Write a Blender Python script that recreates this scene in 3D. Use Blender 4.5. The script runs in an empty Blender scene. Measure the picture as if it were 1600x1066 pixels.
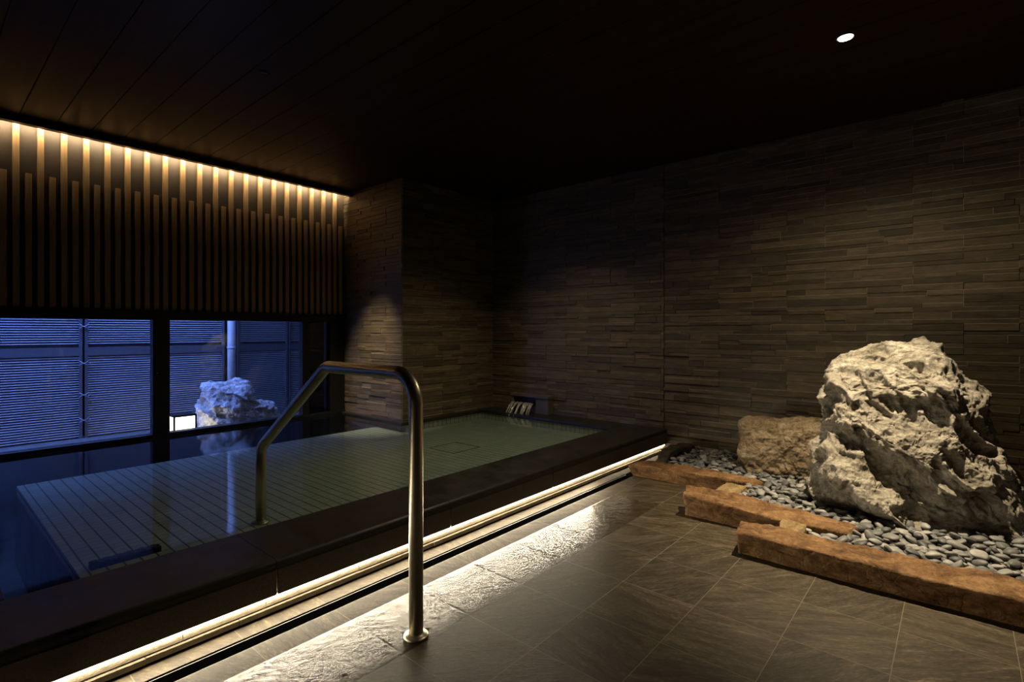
import bpy, bmesh, math, random
import numpy as np
from mathutils import Vector, Matrix, noise
sc = bpy.context.scene
C = sc.collection
R = random.Random(7)

# ------------------------------------------------------------------ camera
F_PX, PX0, PY0 = 810.0, 800.0, 517.0            # focal length, principal column, horizon row (1600x1066)
CAM_H = 1.05
AL = math.atan(696 / 810.0)                     # the pool edge runs 40.7 degrees right of the view
CA, SA = math.cos(AL), math.sin(AL)
cam_d = bpy.data.cameras.new('camera')
cam = bpy.data.objects.new('camera', cam_d); C.objects.link(cam)
cam.location = (0, 0, CAM_H)
cam.rotation_euler = (math.pi / 2, 0, math.atan2(SA, CA) - math.pi / 2)
cam_d.sensor_fit = 'HORIZONTAL'; cam_d.sensor_width = 36
cam_d.lens = 36 * F_PX / 1600
cam_d.shift_y = (PY0 - 533.0) / 1600
cam_d.clip_start = 0.02
sc.camera = cam

# ------------------------------------------------------------------ exposure, world
vs = sc.view_settings
vs.view_transform = 'Standard'; vs.look = 'None'; vs.gamma = 1; vs.use_curve_mapping = False
vs.exposure = 0.0
sc.cycles.use_denoising = True
sc.cycles.max_bounces = 10
sc.cycles.diffuse_bounces = 5
sc.cycles.transparent_max_bounces = 16
sc.cycles.sample_clamp_indirect = 4
W = bpy.data.worlds.new('dusk'); sc.world = W; W.use_nodes = True
wn = W.node_tree.nodes; wl = W.node_tree.links
bg = wn['Background']
bg.inputs[0].default_value = (0.085, 0.15, 0.5, 1)
bg.inputs[1].default_value = 27.0

WARM = (1.0, 0.81, 0.53)
LED_WARM = (1.0, 0.8, 0.5)
LED_STRIP = (1.0, 0.86, 0.62)

# ------------------------------------------------------------------ node helpers
def mat(name):
    m = bpy.data.materials.new(name); m.use_nodes = True
    nt = m.node_tree; nt.nodes.clear()
    out = nt.nodes.new('ShaderNodeOutputMaterial')
    return m, nt, out
def N(nt, t, **kw):
    n = nt.nodes.new('ShaderNode' + t)
    for k, v in kw.items():
        if k.startswith('i_'):
            key = k[2:]
            key = int(key) if key.isdigit() else key.replace('_', ' ')
            n.inputs[key].default_value = v
        else: setattr(n, k, v)
    return n
def L(nt, a, b): nt.links.new(a, b)
def ramp(nt, fac, stops):
    r = N(nt, 'ValToRGB'); el = r.color_ramp.elements
    while len(el) < len(stops): el.new(0.5)
    for e, (p, c) in zip(el, stops):
        e.position = p; e.color = (*c, 1) if len(c) == 3 else c
    L(nt, fac, r.inputs[0]); return r.outputs[0]
def mth(nt, op, a, b=None, c=None):
    n = N(nt, 'Math', operation=op)
    for i, v in enumerate((a, b, c)):
        if v is None: continue
        if isinstance(v, (int, float)): n.inputs[i].default_value = v
        else: L(nt, v, n.inputs[i])
    return n.outputs[0]
def mixc(nt, fac, a, b, blend='MIX'):
    n = N(nt, 'Mix', data_type='RGBA', blend_type=blend)
    for s, v in ((n.inputs[0], fac), (n.inputs[6], a), (n.inputs[7], b)):
        if isinstance(v, (int, float)): s.default_value = v
        elif isinstance(v, tuple): s.default_value = (*v, 1) if len(v) == 3 else v
        else: L(nt, v, s)
    return n.outputs[2]
def coords(nt, kind='Object', scale=(1, 1, 1), rot=(0, 0, 0)):
    t = N(nt, 'TexCoord'); mp = N(nt, 'Mapping')
    mp.inputs['Scale'].default_value = scale; mp.inputs['Rotation'].default_value = rot
    L(nt, t.outputs[kind], mp.inputs[0]); return mp.outputs[0]
def nz(nt, vec, scale, detail=6, rough=0.6, dist=0.0):
    n = N(nt, 'TexNoise'); n.inputs['Scale'].default_value = scale
    n.inputs['Detail'].default_value = detail; n.inputs['Roughness'].default_value = rough
    n.inputs['Distortion'].default_value = dist
    if vec is not None: L(nt, vec, n.inputs['Vector'])
    return n.outputs['Fac']
def bump(nt, h, strength, dist=0.01, normal=None):
    b = N(nt, 'Bump'); b.inputs['Strength'].default_value = strength; b.inputs['Distance'].default_value = dist
    L(nt, h, b.inputs['Height'])
    if normal is not None: L(nt, normal, b.inputs['Normal'])
    return b.outputs[0]
def pbsdf(nt, out, col=None, rough=0.6, metal=0.0, spec=0.5, normal=None):
    p = N(nt, 'BsdfPrincipled')
    for key, v in (('Base Color', col), ('Roughness', rough), ('Metallic', metal), ('Specular IOR Level', spec)):
        if v is None: continue
        s = p.inputs[key]
        if isinstance(v, (int, float)): s.default_value = v
        elif isinstance(v, tuple): s.default_value = (*v, 1)
        else: L(nt, v, s)
    if normal is not None: L(nt, normal, p.inputs['Normal'])
    L(nt, p.outputs[0], out.inputs[0]); return p
def simple(name, col, rough=0.6, metal=0.0, spec=0.5, nscale=30, nstr=0.15, var=0.25):
    m, nt, out = mat(name)
    v = coords(nt)
    f = nz(nt, v, nscale)
    c = ramp(nt, f, [(0.3, tuple(x * (1 - var) for x in col)), (0.7, tuple(x * (1 + var) for x in col))])
    pbsdf(nt, out, c, rough, metal, spec, bump(nt, f, nstr, 0.004))
    return m
def emit(name, col, s):
    m, nt, out = mat(name)
    e = N(nt, 'Emission'); e.inputs[0].default_value = (*col, 1); e.inputs[1].default_value = s
    L(nt, e.outputs[0], out.inputs[0]); return m

# ------------------------------------------------------------------ materials
def wall_tile_mat():
    m, nt, out = mat('ledger_tile')
    g = N(nt, 'NewGeometry'); ri = g.outputs['Random Per Island']
    v = coords(nt, scale=(3, 3, 14))
    n1 = nz(nt, v, 3.0, 8, 0.65, 0.6)
    n2 = nz(nt, coords(nt, scale=(1, 1, 2.5)), 60, 4, 0.7)
    c = ramp(nt, n1, [(0.3, (0.08, 0.06, 0.036)), (0.55, (0.132, 0.103, 0.064)), (0.75, (0.2, 0.158, 0.102))])
    k = ramp(nt, ri, [(0.0, (0.6, 0.6, 0.6)), (0.5, (0.95, 0.93, 0.9)), (1.0, (1.3, 1.25, 1.2))])
    c = mixc(nt, 1.0, c, k, 'MULTIPLY')
    h = mth(nt, 'ADD', mth(nt, 'MULTIPLY', n1, 1.0), mth(nt, 'MULTIPLY', n2, 0.35))
    pbsdf(nt, out, c, 0.55, 0, 0.35, bump(nt, h, 0.6, 0.006))
    return m
M_TILE = wall_tile_mat()
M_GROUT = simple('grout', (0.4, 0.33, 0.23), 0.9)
M_GROUT_DARK = simple('dark_joint', (0.012, 0.01, 0.008), 0.9)

def floor_mat():
    m, nt, out = mat('slate_floor_tile')
    T = 0.3025
    g = N(nt, 'TexCoord'); sep = N(nt, 'SeparateXYZ'); L(nt, g.outputs['Object'], sep.inputs[0])
    x = mth(nt, 'DIVIDE', mth(nt, 'SUBTRACT', sep.outputs[0], 1.045), T)
    y = mth(nt, 'DIVIDE', mth(nt, 'SUBTRACT', sep.outputs[1], 1.365), T)
    ix, iy = mth(nt, 'FLOOR', x), mth(nt, 'FLOOR', y)
    fx, fy = mth(nt, 'SUBTRACT', x, ix), mth(nt, 'SUBTRACT', y, iy)
    cid = N(nt, 'CombineXYZ'); L(nt, ix, cid.inputs[0]); L(nt, iy, cid.inputs[1])
    wnz = N(nt, 'TexWhiteNoise', noise_dimensions='3D'); L(nt, cid.outputs[0], wnz.inputs['Vector'])
    rnd = wnz.outputs['Value']; rc = wnz.outputs['Color']
    # per-tile direction of the grain
    ang = mth(nt, 'ADD', mth(nt, 'MULTIPLY', mth(nt, 'POWER', rnd, 2.0), 1.5), 0.55)
    off = N(nt, 'VectorMath', operation='SCALE'); L(nt, rc, off.inputs[0]); off.inputs['Scale'].default_value = 9.0
    add = N(nt, 'VectorMath', operation='ADD'); L(nt, g.outputs['Object'], add.inputs[0]); L(nt, off.outputs[0], add.inputs[1])
    vr = N(nt, 'VectorRotate', rotation_type='Z_AXIS'); L(nt, add.outputs[0], vr.inputs['Vector']); L(nt, ang, vr.inputs['Angle'])
    mp = N(nt, 'Mapping'); mp.inputs['Scale'].default_value = (1.3, 7, 1); L(nt, vr.outputs[0], mp.inputs[0])
    n1 = nz(nt, mp.outputs[0], 3.6, 12, 0.74, 0.5)
    mp2 = N(nt, 'Mapping'); mp2.inputs['Scale'].default_value = (1, 3, 1); L(nt, vr.outputs[0], mp2.inputs[0])
    n2 = nz(nt, mp2.outputs[0], 55, 5, 0.7)
    c = ramp(nt, n1, [(0.3, (0.022, 0.016, 0.009)), (0.48, (0.05, 0.038, 0.022)), (0.62, (0.09, 0.07, 0.043)), (0.74, (0.22, 0.18, 0.12))])
    tint = ramp(nt, rnd, [(0, (0.85, 0.85, 0.85)), (1, (1.15, 1.13, 1.1))])
    c = mixc(nt, 1.0, c, tint, 'MULTIPLY')
    c = mixc(nt, 1.0, c, ramp(nt, n2, [(0.36, (0.6,) * 3), (0.55, (1.0,) * 3), (0.68, (1.75,) * 3)]), 'MULTIPLY')
    # joints
    e = mth(nt, 'MINIMUM', mth(nt, 'MINIMUM', fx, mth(nt, 'SUBTRACT', 1.0, fx)), mth(nt, 'MINIMUM', fy, mth(nt, 'SUBTRACT', 1.0, fy)))
    j = mth(nt, 'LESS_THAN', e, 0.0045)
    c = mixc(nt, j, c, (0.15, 0.125, 0.088))
    # the riven, wet row beside the bath
    row = mth(nt, 'MULTIPLY', mth(nt, 'GREATER_THAN', sep.outputs[1], 1.362), mth(nt, 'LESS_THAN', sep.outputs[1], 1.667))
    edge = mth(nt, 'ADD', mth(nt, 'MULTIPLY', nz(nt, g.outputs['Object'], 14, 3), 0.16), 2.86)
    row = mth(nt, 'MULTIPLY', row, mth(nt, 'LESS_THAN', sep.outputs[0], edge))
    strip = mth(nt, 'GREATER_THAN', sep.outputs[1], 1.667)
    c = mixc(nt, strip, c, mixc(nt, mth(nt, 'GREATER_THAN', sep.outputs[1], 1.8), c, mixc(nt, 1.0, c, (0.8, 0.78, 0.72), 'MULTIPLY')))
    mp3 = N(nt, 'Mapping'); mp3.inputs['Scale'].default_value = (1, 1.8, 1); mp3.inputs['Rotation'].default_value = (0, 0, 0.7)
    L(nt, g.outputs['Object'], mp3.inputs[0])
    n3 = nz(nt, mp3.outputs[0], 80, 4, 0.62, 1.0)
    h = mth(nt, 'ADD', mth(nt, 'MULTIPLY', n1, 0.25), mth(nt, 'MULTIPLY', n2, 0.22))
    h = mth(nt, 'SUBTRACT', h, mth(nt, 'MULTIPLY', j, 0.3))
    b1 = bump(nt, h, 0.55, 0.006)
    h3 = mth(nt, 'MULTIPLY', mth(nt, 'MULTIPLY', n3, row), 1.0)
    b2 = bump(nt, h3, 1.0, 0.0016, b1)
    ro = ramp(nt, n1, [(0.3, (0.42,) * 3), (0.7, (0.56,) * 3)])
    wet = mth(nt, 'DIVIDE', mth(nt, 'SUBTRACT', sep.outputs[1], 1.365), 0.302)
    rr = mixc(nt, row, ro, ramp(nt, wet, [(0.0, (0.26,) * 3), (0.35, (0.16,) * 3), (0.85, (0.05,) * 3)]))
    rr = mixc(nt, strip, rr, (0.75, 0.75, 0.75))
    c = mixc(nt, mth(nt, 'MULTIPLY', row, 0.45), c, (0.02, 0.016, 0.011))
    pbsdf(nt, out, c, rr, 0, mth(nt, 'ADD', 0.45, mth(nt, 'MULTIPLY', row, mth(nt, 'SUBTRACT', mth(nt, 'MULTIPLY', wet, 0.95), 0.4))), b2)
    return m
M_FLOOR = floor_mat()

def ceil_mat():
    m, nt, out = mat('stained_ceiling_board')
    g = N(nt, 'NewGeometry')
    v = coords(nt, scale=(14, 1, 1))
    n1 = nz(nt, v, 2.2, 8, 0.6, 0.5)
    c = ramp(nt, n1, [(0.3, (0.018, 0.006, 0.0035)), (0.7, (0.036, 0.013, 0.008))])
    pbsdf(nt, out, c, 0.42, 0, 0.2, bump(nt, n1, 0.12, 0.003))
    return m
M_CEIL = ceil_mat()

def wood_slat():
    m, nt, out = mat('slat_wood')
    v = coords(nt, scale=(18, 18, 1.1))
    n1 = nz(nt, v, 5, 8, 0.6, 0.4)
    c = ramp(nt, n1, [(0.3, (0.3, 0.17, 0.075)), (0.7, (0.5, 0.31, 0.15))])
    pbsdf(nt, out, c, 0.5, 0, 0.4, bump(nt, n1, 0.1, 0.002))
    return m
M_SLAT = wood_slat()
M_BACK = simple('backing_board', (0.042, 0.026, 0.013), 0.6, nscale=8)
M_BLACK = simple('black_metal', (0.006, 0.006, 0.007), 0.4, 0.0, 0.4, nscale=80, nstr=0.05)
M_PLASTER = simple('dark_plaster', (0.03, 0.024, 0.018), 0.9)

def granite(name, a, b, rough, scale=220):
    m, nt, out = mat(name)
    v = coords(nt)
    n1 = nz(nt, v, scale, 3, 0.7); n2 = nz(nt, v, 6, 5, 0.6)
    c = ramp(nt, n1, [(0.35, a), (0.62, b)])
    c = mixc(nt, 1.0, c, ramp(nt, n2, [(0.3, (0.75,) * 3), (0.7, (1.15,) * 3)]), 'MULTIPLY')
    r = ramp(nt, n2, [(0.3, (rough * 0.8,) * 3), (0.7, (min(1, rough * 1.25),) * 3)])
    pbsdf(nt, out, c, r, 0, 0.5, bump(nt, n1, 0.15, 0.002))
    return m
M_COPING = granite('dark_granite', (0.009, 0.0085, 0.0065), (0.026, 0.023, 0.017), 0.42)
M_FASCIA = granite('brown_granite', (0.03, 0.022, 0.014), (0.075, 0.055, 0.036), 0.6)
M_SPOUT = granite('spout_stone', (0.07, 0.058, 0.044), (0.16, 0.135, 0.1), 0.35)

def riser_mat():
    m, nt, out = mat('pale_riven_tile')
    v = coords(nt, scale=(1, 1, 1.6))
    n1 = nz(nt, v, 30, 8, 0.7, 0.4)
    c = ramp(nt, n1, [(0.3, (0.15, 0.125, 0.085)), (0.7, (0.26, 0.22, 0.155))])
    pbsdf(nt, out, c, 0.7, 0, 0.4, bump(nt, n1, 0.8, 0.008))
    return m
M_RISER = riser_mat()

def pool_tile():
    m, nt, out = mat('bath_tile')
    g = N(nt, 'TexCoord'); sep = N(nt, 'SeparateXYZ'); L(nt, g.outputs['Object'], sep.inputs[0])
    def fr(s, d):
        q = mth(nt, 'DIVIDE', s, d); f = mth(nt, 'FRACT', q); return mth(nt, 'MINIMUM', f, mth(nt, 'SUBTRACT', 1.0, f))
    jx = mth(nt, 'LESS_THAN', fr(sep.outputs[0], 0.057), 0.06)
    jy = mth(nt, 'LESS_THAN', fr(sep.outputs[1], 0.05), 0.05)
    jz = mth(nt, 'LESS_THAN', fr(mth(nt, 'ADD', sep.outputs[2], 0.02), 0.1), 0.05)
    geo = N(nt, 'NewGeometry'); sn = N(nt, 'SeparateXYZ'); L(nt, geo.outputs['Normal'], sn.inputs[0])
    up = mth(nt, 'GREATER_THAN', mth(nt, 'ABSOLUTE', sn.outputs[2]), 0.5)
    fxn = mth(nt, 'GREATER_THAN', mth(nt, 'ABSOLUTE', sn.outputs[0]), 0.5)
    side = mth(nt, 'MAXIMUM', jz, mth(nt, 'ADD', mth(nt, 'MULTIPLY', fxn, jy), mth(nt, 'MULTIPLY', mth(nt, 'SUBTRACT', 1.0, fxn), jx)))
    flat = mth(nt, 'MAXIMUM', jx, mth(nt, 'MULTIPLY', jy, 0.55))
    j = mth(nt, 'ADD', mth(nt, 'MULTIPLY', up, flat), mth(nt, 'MULTIPLY', mth(nt, 'SUBTRACT', 1.0, up), side))
    n1 = nz(nt, g.outputs['Object'], 9, 5)
    c = ramp(nt, n1, [(0.3, (0.36, 0.38, 0.34)), (0.7, (0.5, 0.51, 0.46))])
    c = mixc(nt, j, c, (0.06, 0.06, 0.04))
    pbsdf(nt, out, c, 0.45, 0, 0.4)
    return m
M_POOL = pool_tile()
M_POOL_EDGE = simple('edge_tile', (0.34, 0.32, 0.19), 0.5)

def ior(nt, v):
    g = N(nt, 'NewGeometry')      # the same index from either side of a thin sheet
    return mth(nt, 'ADD', v, mth(nt, 'MULTIPLY', g.outputs['Backfacing'], 1.0 / v - v))
def water_mat():
    m, nt, out = mat('bath_water')
    v = coords(nt, scale=(1.0, 2.2, 1))
    n1 = nz(nt, v, 5.0, 3, 0.5, 0.3)
    n2 = nz(nt, coords(nt, scale=(1.2, 3.0, 1)), 26.0, 2, 0.5)
    h = mth(nt, 'ADD', n1, mth(nt, 'MULTIPLY', n2, 0.12))
    b = bump(nt, h, 0.035, 0.02)
    fr = N(nt, 'Fresnel'); L(nt, ior(nt, 1.33), fr.inputs[0]); L(nt, b, fr.inputs['Normal'])
    tr = N(nt, 'BsdfTransparent'); tr.inputs[0].default_value = (0.73, 0.83, 0.79, 1)
    gl = N(nt, 'BsdfGlossy'); gl.inputs['Roughness'].default_value = 0.06; gl.inputs[0].default_value = (1, 1, 1, 1)
    L(nt, b, gl.inputs['Normal'])
    mx = N(nt, 'MixShader'); L(nt, fr.outputs[0], mx.inputs[0]); L(nt, tr.outputs[0], mx.inputs[1]); L(nt, gl.outputs[0], mx.inputs[2])
    L(nt, mx.outputs[0], out.inputs[0]); return m
M_WATER = water_mat()
def glass_mat(name, tint=(0.93, 0.95, 0.97)):
    m, nt, out = mat(name)
    fr = N(nt, 'Fresnel'); L(nt, ior(nt, 1.45), fr.inputs[0])
    tr = N(nt, 'BsdfTransparent'); tr.inputs[0].default_value = (*tint, 1)
    gl = N(nt, 'BsdfGlossy'); gl.inputs['Roughness'].default_value = 0.01
    mx = N(nt, 'MixShader'); L(nt, fr.outputs[0], mx.inputs[0]); L(nt, tr.outputs[0], mx.inputs[1]); L(nt, gl.outputs[0], mx.inputs[2])
    L(nt, mx.outputs[0], out.inputs[0]); return m
M_GLASS = glass_mat('window_glass')
M_GLASS_DARK = glass_mat('smoked_glass', (0.12, 0.12, 0.14))
def stream_mat():
    m, nt, out = mat('falling_water')
    tr = N(nt, 'BsdfTransparent'); tr.inputs[0].default_value = (0.97, 0.97, 0.95, 1)
    df = N(nt, 'BsdfDiffuse'); df.inputs[0].default_value = (0.75, 0.72, 0.66, 1)
    gl = N(nt, 'BsdfGlossy'); gl.inputs['Roughness'].default_value = 0.15
    n1 = nz(nt, coords(nt, scale=(60, 60, 3)), 3, 3)
    f = ramp(nt, n1, [(0.35, (0.08,) * 3), (0.7, (0.5,) * 3)])
    a = N(nt, 'MixShader'); L(nt, f, a.inputs[0]); L(nt, tr.outputs[0], a.inputs[1]); L(nt, df.outputs[0], a.inputs[2])
    b = N(nt, 'MixShader'); b.inputs[0].default_value = 0.08; L(nt, a.outputs[0], b.inputs[1]); L(nt, gl.outputs[0], b.inputs[2])
    L(nt, b.outputs[0], out.inputs[0]); return m
M_STREAM = stream_mat()

def steel_mat():
    m, nt, out = mat('brushed_steel')
    n1 = nz(nt, coords(nt, scale=(120, 120, 2)), 3, 4)
    r = ramp(nt, n1, [(0.3, (0.3,) * 3), (0.7, (0.42,) * 3)])
    pbsdf(nt, out, (0.62, 0.56, 0.42), r, 1.0, 0.5)
    return m
M_STEEL = steel_mat()

def rock_mat(name, dark, mid, light, sc_=1.0, rough=0.7, bstr=1.0, stain=None):
    m, nt, out = mat(name)
    v = coords(nt)
    vs_ = coords(nt, scale=(1, 1, 2.2), rot=(0.5, 0.35, 0))
    n1 = nz(nt, vs_, 5.5 * sc_, 12, 0.68, 0.9)
    n2 = nz(nt, v, 38 * sc_, 8, 0.72, 0.3)
    n3 = nz(nt, v, 2.2 * sc_, 4, 0.5)
    c = ramp(nt, n1, [(0.34, dark), (0.47, mid), (0.66, light)])
    c = mixc(nt, 1.0, c, ramp(nt, n2, [(0.35, (0.62,) * 3), (0.65, (1.2,) * 3)]), 'MULTIPLY')
    if stain: c = mixc(nt, ramp(nt, n3, [(0.45, (0,) * 3), (0.65, (0.7,) * 3)]), c, stain)
    vo = N(nt, 'TexVoronoi', feature='DISTANCE_TO_EDGE'); vo.inputs['Scale'].default_value = 9 * sc_
    wv = N(nt, 'VectorMath', operation='ADD'); L(nt, v, wv.inputs[0])
    nc = N(nt, 'TexNoise'); nc.inputs['Scale'].default_value = 6; L(nt, v, nc.inputs['Vector'])
    scl = N(nt, 'VectorMath', operation='SCALE'); L(nt, nc.outputs['Color'], scl.inputs[0]); scl.inputs['Scale'].default_value = 0.22
    L(nt, scl.outputs[0], wv.inputs[1]); L(nt, wv.outputs[0], vo.inputs['Vector'])
    crack = ramp(nt, vo.outputs['Distance'], [(0.0, (0,) * 3), (0.09, (1,) * 3)])
    h = mth(nt, 'ADD', mth(nt, 'ADD', n1, mth(nt, 'MULTIPLY', n2, 0.4)), mth(nt, 'MULTIPLY', crack, 0.12))
    pbsdf(nt, out, c, rough, 0, 0.35, bump(nt, h, bstr, 0.03))
    return m
M_ROCK = rock_mat('pale_grey_rock', (0.1, 0.085, 0.062), (0.3, 0.27, 0.215), (0.52, 0.48, 0.4), 1.0, 0.72)
M_ROCK2 = rock_mat('brown_rock', (0.08, 0.055, 0.03), (0.26, 0.19, 0.11), (0.42, 0.34, 0.23), 1.2, 0.8, 0.8)
M_ROCK3 = rock_mat('garden_rock', (0.25, 0.22, 0.18), (0.55, 0.52, 0.48), (0.8, 0.78, 0.75), 1.2, 0.7)
M_KERB = rock_mat('rust_sandstone', (0.05, 0.022, 0.007), (0.16, 0.078, 0.027), (0.29, 0.165, 0.07), 1.6, 0.75, 0.55)
M_KERB_DARK = rock_mat('dark_stone', (0.014, 0.011, 0.008), (0.035, 0.027, 0.02), (0.06, 0.05, 0.04), 1.6, 0.6, 0.6)
M_KERB_TAN = rock_mat('tan_stone', (0.13, 0.08, 0.03), (0.26, 0.18, 0.08), (0.36, 0.27, 0.14), 1.6, 0.8, 0.5)
def pebble_mat():
    m, nt, out = mat('grey_pebble')
    o = N(nt, 'ObjectInfo'); g = N(nt, 'NewGeometry')
    r = mth(nt, 'FRACT', mth(nt, 'ADD', o.outputs['Random'], g.outputs['Random Per Island']))
    c = ramp(nt, r, [(0.0, (0.065, 0.066, 0.068)), (0.5, (0.155, 0.155, 0.153)), (0.85, (0.25, 0.248, 0.24)), (1.0, (0.34, 0.335, 0.32))])
    n1 = nz(nt, coords(nt), 40, 4)
    c = mixc(nt, 1.0, c, ramp(nt, n1, [(0.3, (0.8,) * 3), (0.7, (1.15,) * 3)]), 'MULTIPLY')
    pbsdf(nt, out, c, 0.55, 0, 0.4)
    return m
M_PEB = pebble_mat()
M_SOIL = simple('dark_gravel', (0.012, 0.011, 0.01), 0.9, nscale=90, nstr=1.0)
M_FENCE = simple('fence_paint', (0.54, 0.56, 0.6), 0.5, nscale=20, var=0.1)
M_FENCE_D = simple('fence_post_paint', (0.11, 0.115, 0.14), 0.5, nscale=20, var=0.1)
M_PIPE = simple('pipe_paint', (0.6, 0.6, 0.62), 0.4, nscale=20, var=0.08)
M_GROUND = simple('garden_gravel', (0.1, 0.1, 0.1), 0.9, nscale=60, nstr=1.0)
M_RENDER = simple('dark_render', (0.04, 0.04, 0.045), 0.9)

# ------------------------------------------------------------------ mesh helpers
class MB:
    def __init__(s): s.v = []; s.f = []; s.mi = []; s.sm = []
    def add(s, vs_, fs, mi=0, smooth=False):
        o = len(s.v); s.v += [tuple(p) for p in vs_]
        for f in fs: s.f.append(tuple(i + o for i in f)); s.mi.append(mi); s.sm.append(smooth)
    def box(s, x0, x1, y0, y1, z0, z1, mi=0):
        s.add([(x0, y0, z0), (x1, y0, z0), (x1, y1, z0), (x0, y1, z0), (x0, y0, z1), (x1, y0, z1), (x1, y1, z1), (x0, y1, z1)],
              [(0, 3, 2, 1), (4, 5, 6, 7), (0, 1, 5, 4), (1, 2, 6, 5), (2, 3, 7, 6), (3, 0, 4, 7)], mi)
    def prism(s, poly, axis, a, b, mi=0, smooth=False):
        """poly: list of 2D points; extruded from a to b along axis ('x','y','z')."""
        n = len(poly)
        def P(p, t):
            return {'x': (t, p[0], p[1]), 'y': (p[0], t, p[1]), 'z': (p[0], p[1], t)}[axis]
        vs_ = [P(p, a) for p in poly] + [P(p, b) for p in poly]
        s.add(vs_, [(i, (i + 1) % n, n + (i + 1) % n, n + i) for i in range(n)], mi, smooth)
        s.add([P(p, a) for p in poly], [tuple(range(n - 1, -1, -1))], mi)
        s.add([P(p, b) for p in poly], [tuple(range(n))], mi)
    def tube(s, path, r, n=24, caps=True, mi=0):
        path = [Vector(p) for p in path]; rings = []
        t0 = (path[1] - path[0]).normalized()
        up = Vector((0, 0, 1)) if abs(t0.z) < 0.9 else Vector((1, 0, 0))
        a = t0.cross(up).normalized()
        for i, p in enumerate(path):
            if i == 0: t = t0
            elif i == len(path) - 1: t = (path[i] - path[i - 1]).normalized()
            else: t = (path[i + 1] - path[i - 1]).normalized()
            a = (a - t * a.dot(t)).normalized(); b = t.cross(a)
            rr = r[i] if isinstance(r, (list, tuple)) else r
            rings.append([p + (a * math.cos(2 * math.pi * k / n) + b * math.sin(2 * math.pi * k / n)) * rr for k in range(n)])
        vs_ = [q for ring in rings for q in ring]
        fs = []
        for i in range(len(rings) - 1):
            for k in range(n):
                fs.append((i * n + k, i * n + (k + 1) % n, (i + 1) * n + (k + 1) % n, (i + 1) * n + k))
        s.add(vs_, fs, mi, True)
        if caps:
            s.add(rings[0], [tuple(range(n - 1, -1, -1))], mi); s.add(rings[-1], [tuple(range(n))], mi)
    def lathe(s, prof, c, n=32, mi=0):
        vs_ = []; fs = []
        for (r, z) in prof:
            for k in range(n):
                a = 2 * math.pi * k / n; vs_.append((c[0] + r * math.cos(a), c[1] + r * math.sin(a), c[2] + z))
        for i in range(len(prof) - 1):
            for k in range(n): fs.append((i * n + k, i * n + (k + 1) % n, (i + 1) * n + (k + 1) % n, (i + 1) * n + k))
        s.add(vs_, fs, mi, True)
    def build(s, name, mats, parent=None, bevel=0, seg=2, origin=None):
        if not isinstance(mats, (list, tuple)): mats = [mats]
        if origin is None: origin = (0, 0, 0)
        me = bpy.data.meshes.new(name)
        me.from_pydata([(p[0] - origin[0], p[1] - origin[1], p[2] - origin[2]) for p in s.v], [], s.f)
        for m in mats: me.materials.append(m)
        me.polygons.foreach_set('material_index', s.mi); me.polygons.foreach_set('use_smooth', s.sm)
        bm = bmesh.new(); bm.from_mesh(me)
        bmesh.ops.remove_doubles(bm, verts=bm.verts, dist=1e-6)
        bmesh.ops.recalc_face_normals(bm, faces=bm.faces)
        bm.to_mesh(me); bm.free(); me.update()
        o = bpy.data.objects.new(name, me); C.objects.link(o)
        o.location = origin
        if parent is not None:
            o.parent = parent; o.location = Vector(origin) - parent.location
        if bevel:
            b = o.modifiers.new('bevel', 'BEVEL'); b.width = bevel; b.segments = seg; b.limit_method = 'ANGLE'; b.angle_limit = 0.7
            b.harden_normals = False
        return o
def thing(name, label, cat, loc=(0, 0, 0), group=None):
    o = bpy.data.objects.new(name, None); C.objects.link(o); o.location = loc; o.empty_display_size = 0.1
    o['label'] = label; o['category'] = cat
    if group: o['group'] = group
    return o
def tag(o, label, cat, group=None, kind=None):
    o['label'] = label; o['category'] = cat
    if group: o['group'] = group
    if kind: o['kind'] = kind
    return o
def struct(o, label=None, cat=None):
    o['kind'] = 'structure'
    if label: o['label'] = label; o['category'] = cat or 'wall'
    return o

# world points from picture rays, used to size things at a given distance
def pix_dir(x, y):
    q = (x - PX0) / F_PX; v = -(y - PY0) / F_PX
    return Vector((CA + q * SA, SA - q * CA, v))
def at_depth(x, y, d): return Vector((0, 0, CAM_H)) + pix_dir(x, y) * d
RIGHT = Vector((SA, -CA, 0)); FWD = Vector((CA, SA, 0)); UP = Vector((0, 0, 1))

# ------------------------------------------------------------------ key dimensions
XW = 4.3           # back wall (stone panel wall)
YW = 4.95          # slat screen face
XP, YP = 3.04, 3.98  # pier corner
CZ = 2.5           # ceiling
XN, YN = -1.6, -2.2  # the walls behind the camera
COP = 0.2; WATER = 0.178; PF = 0.10
YF = 1.908         # fascia of the bath

# ------------------------------------------------------------------ floor
m = MB()
m.box(XN, XW, YN, 1.775, -0.12, 0)
m.box(XN, XW, 1.845, 1.96, -0.12, 0)
m.box(XN, XW, 1.775, 1.845, -0.12, -0.07, 1)
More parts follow.
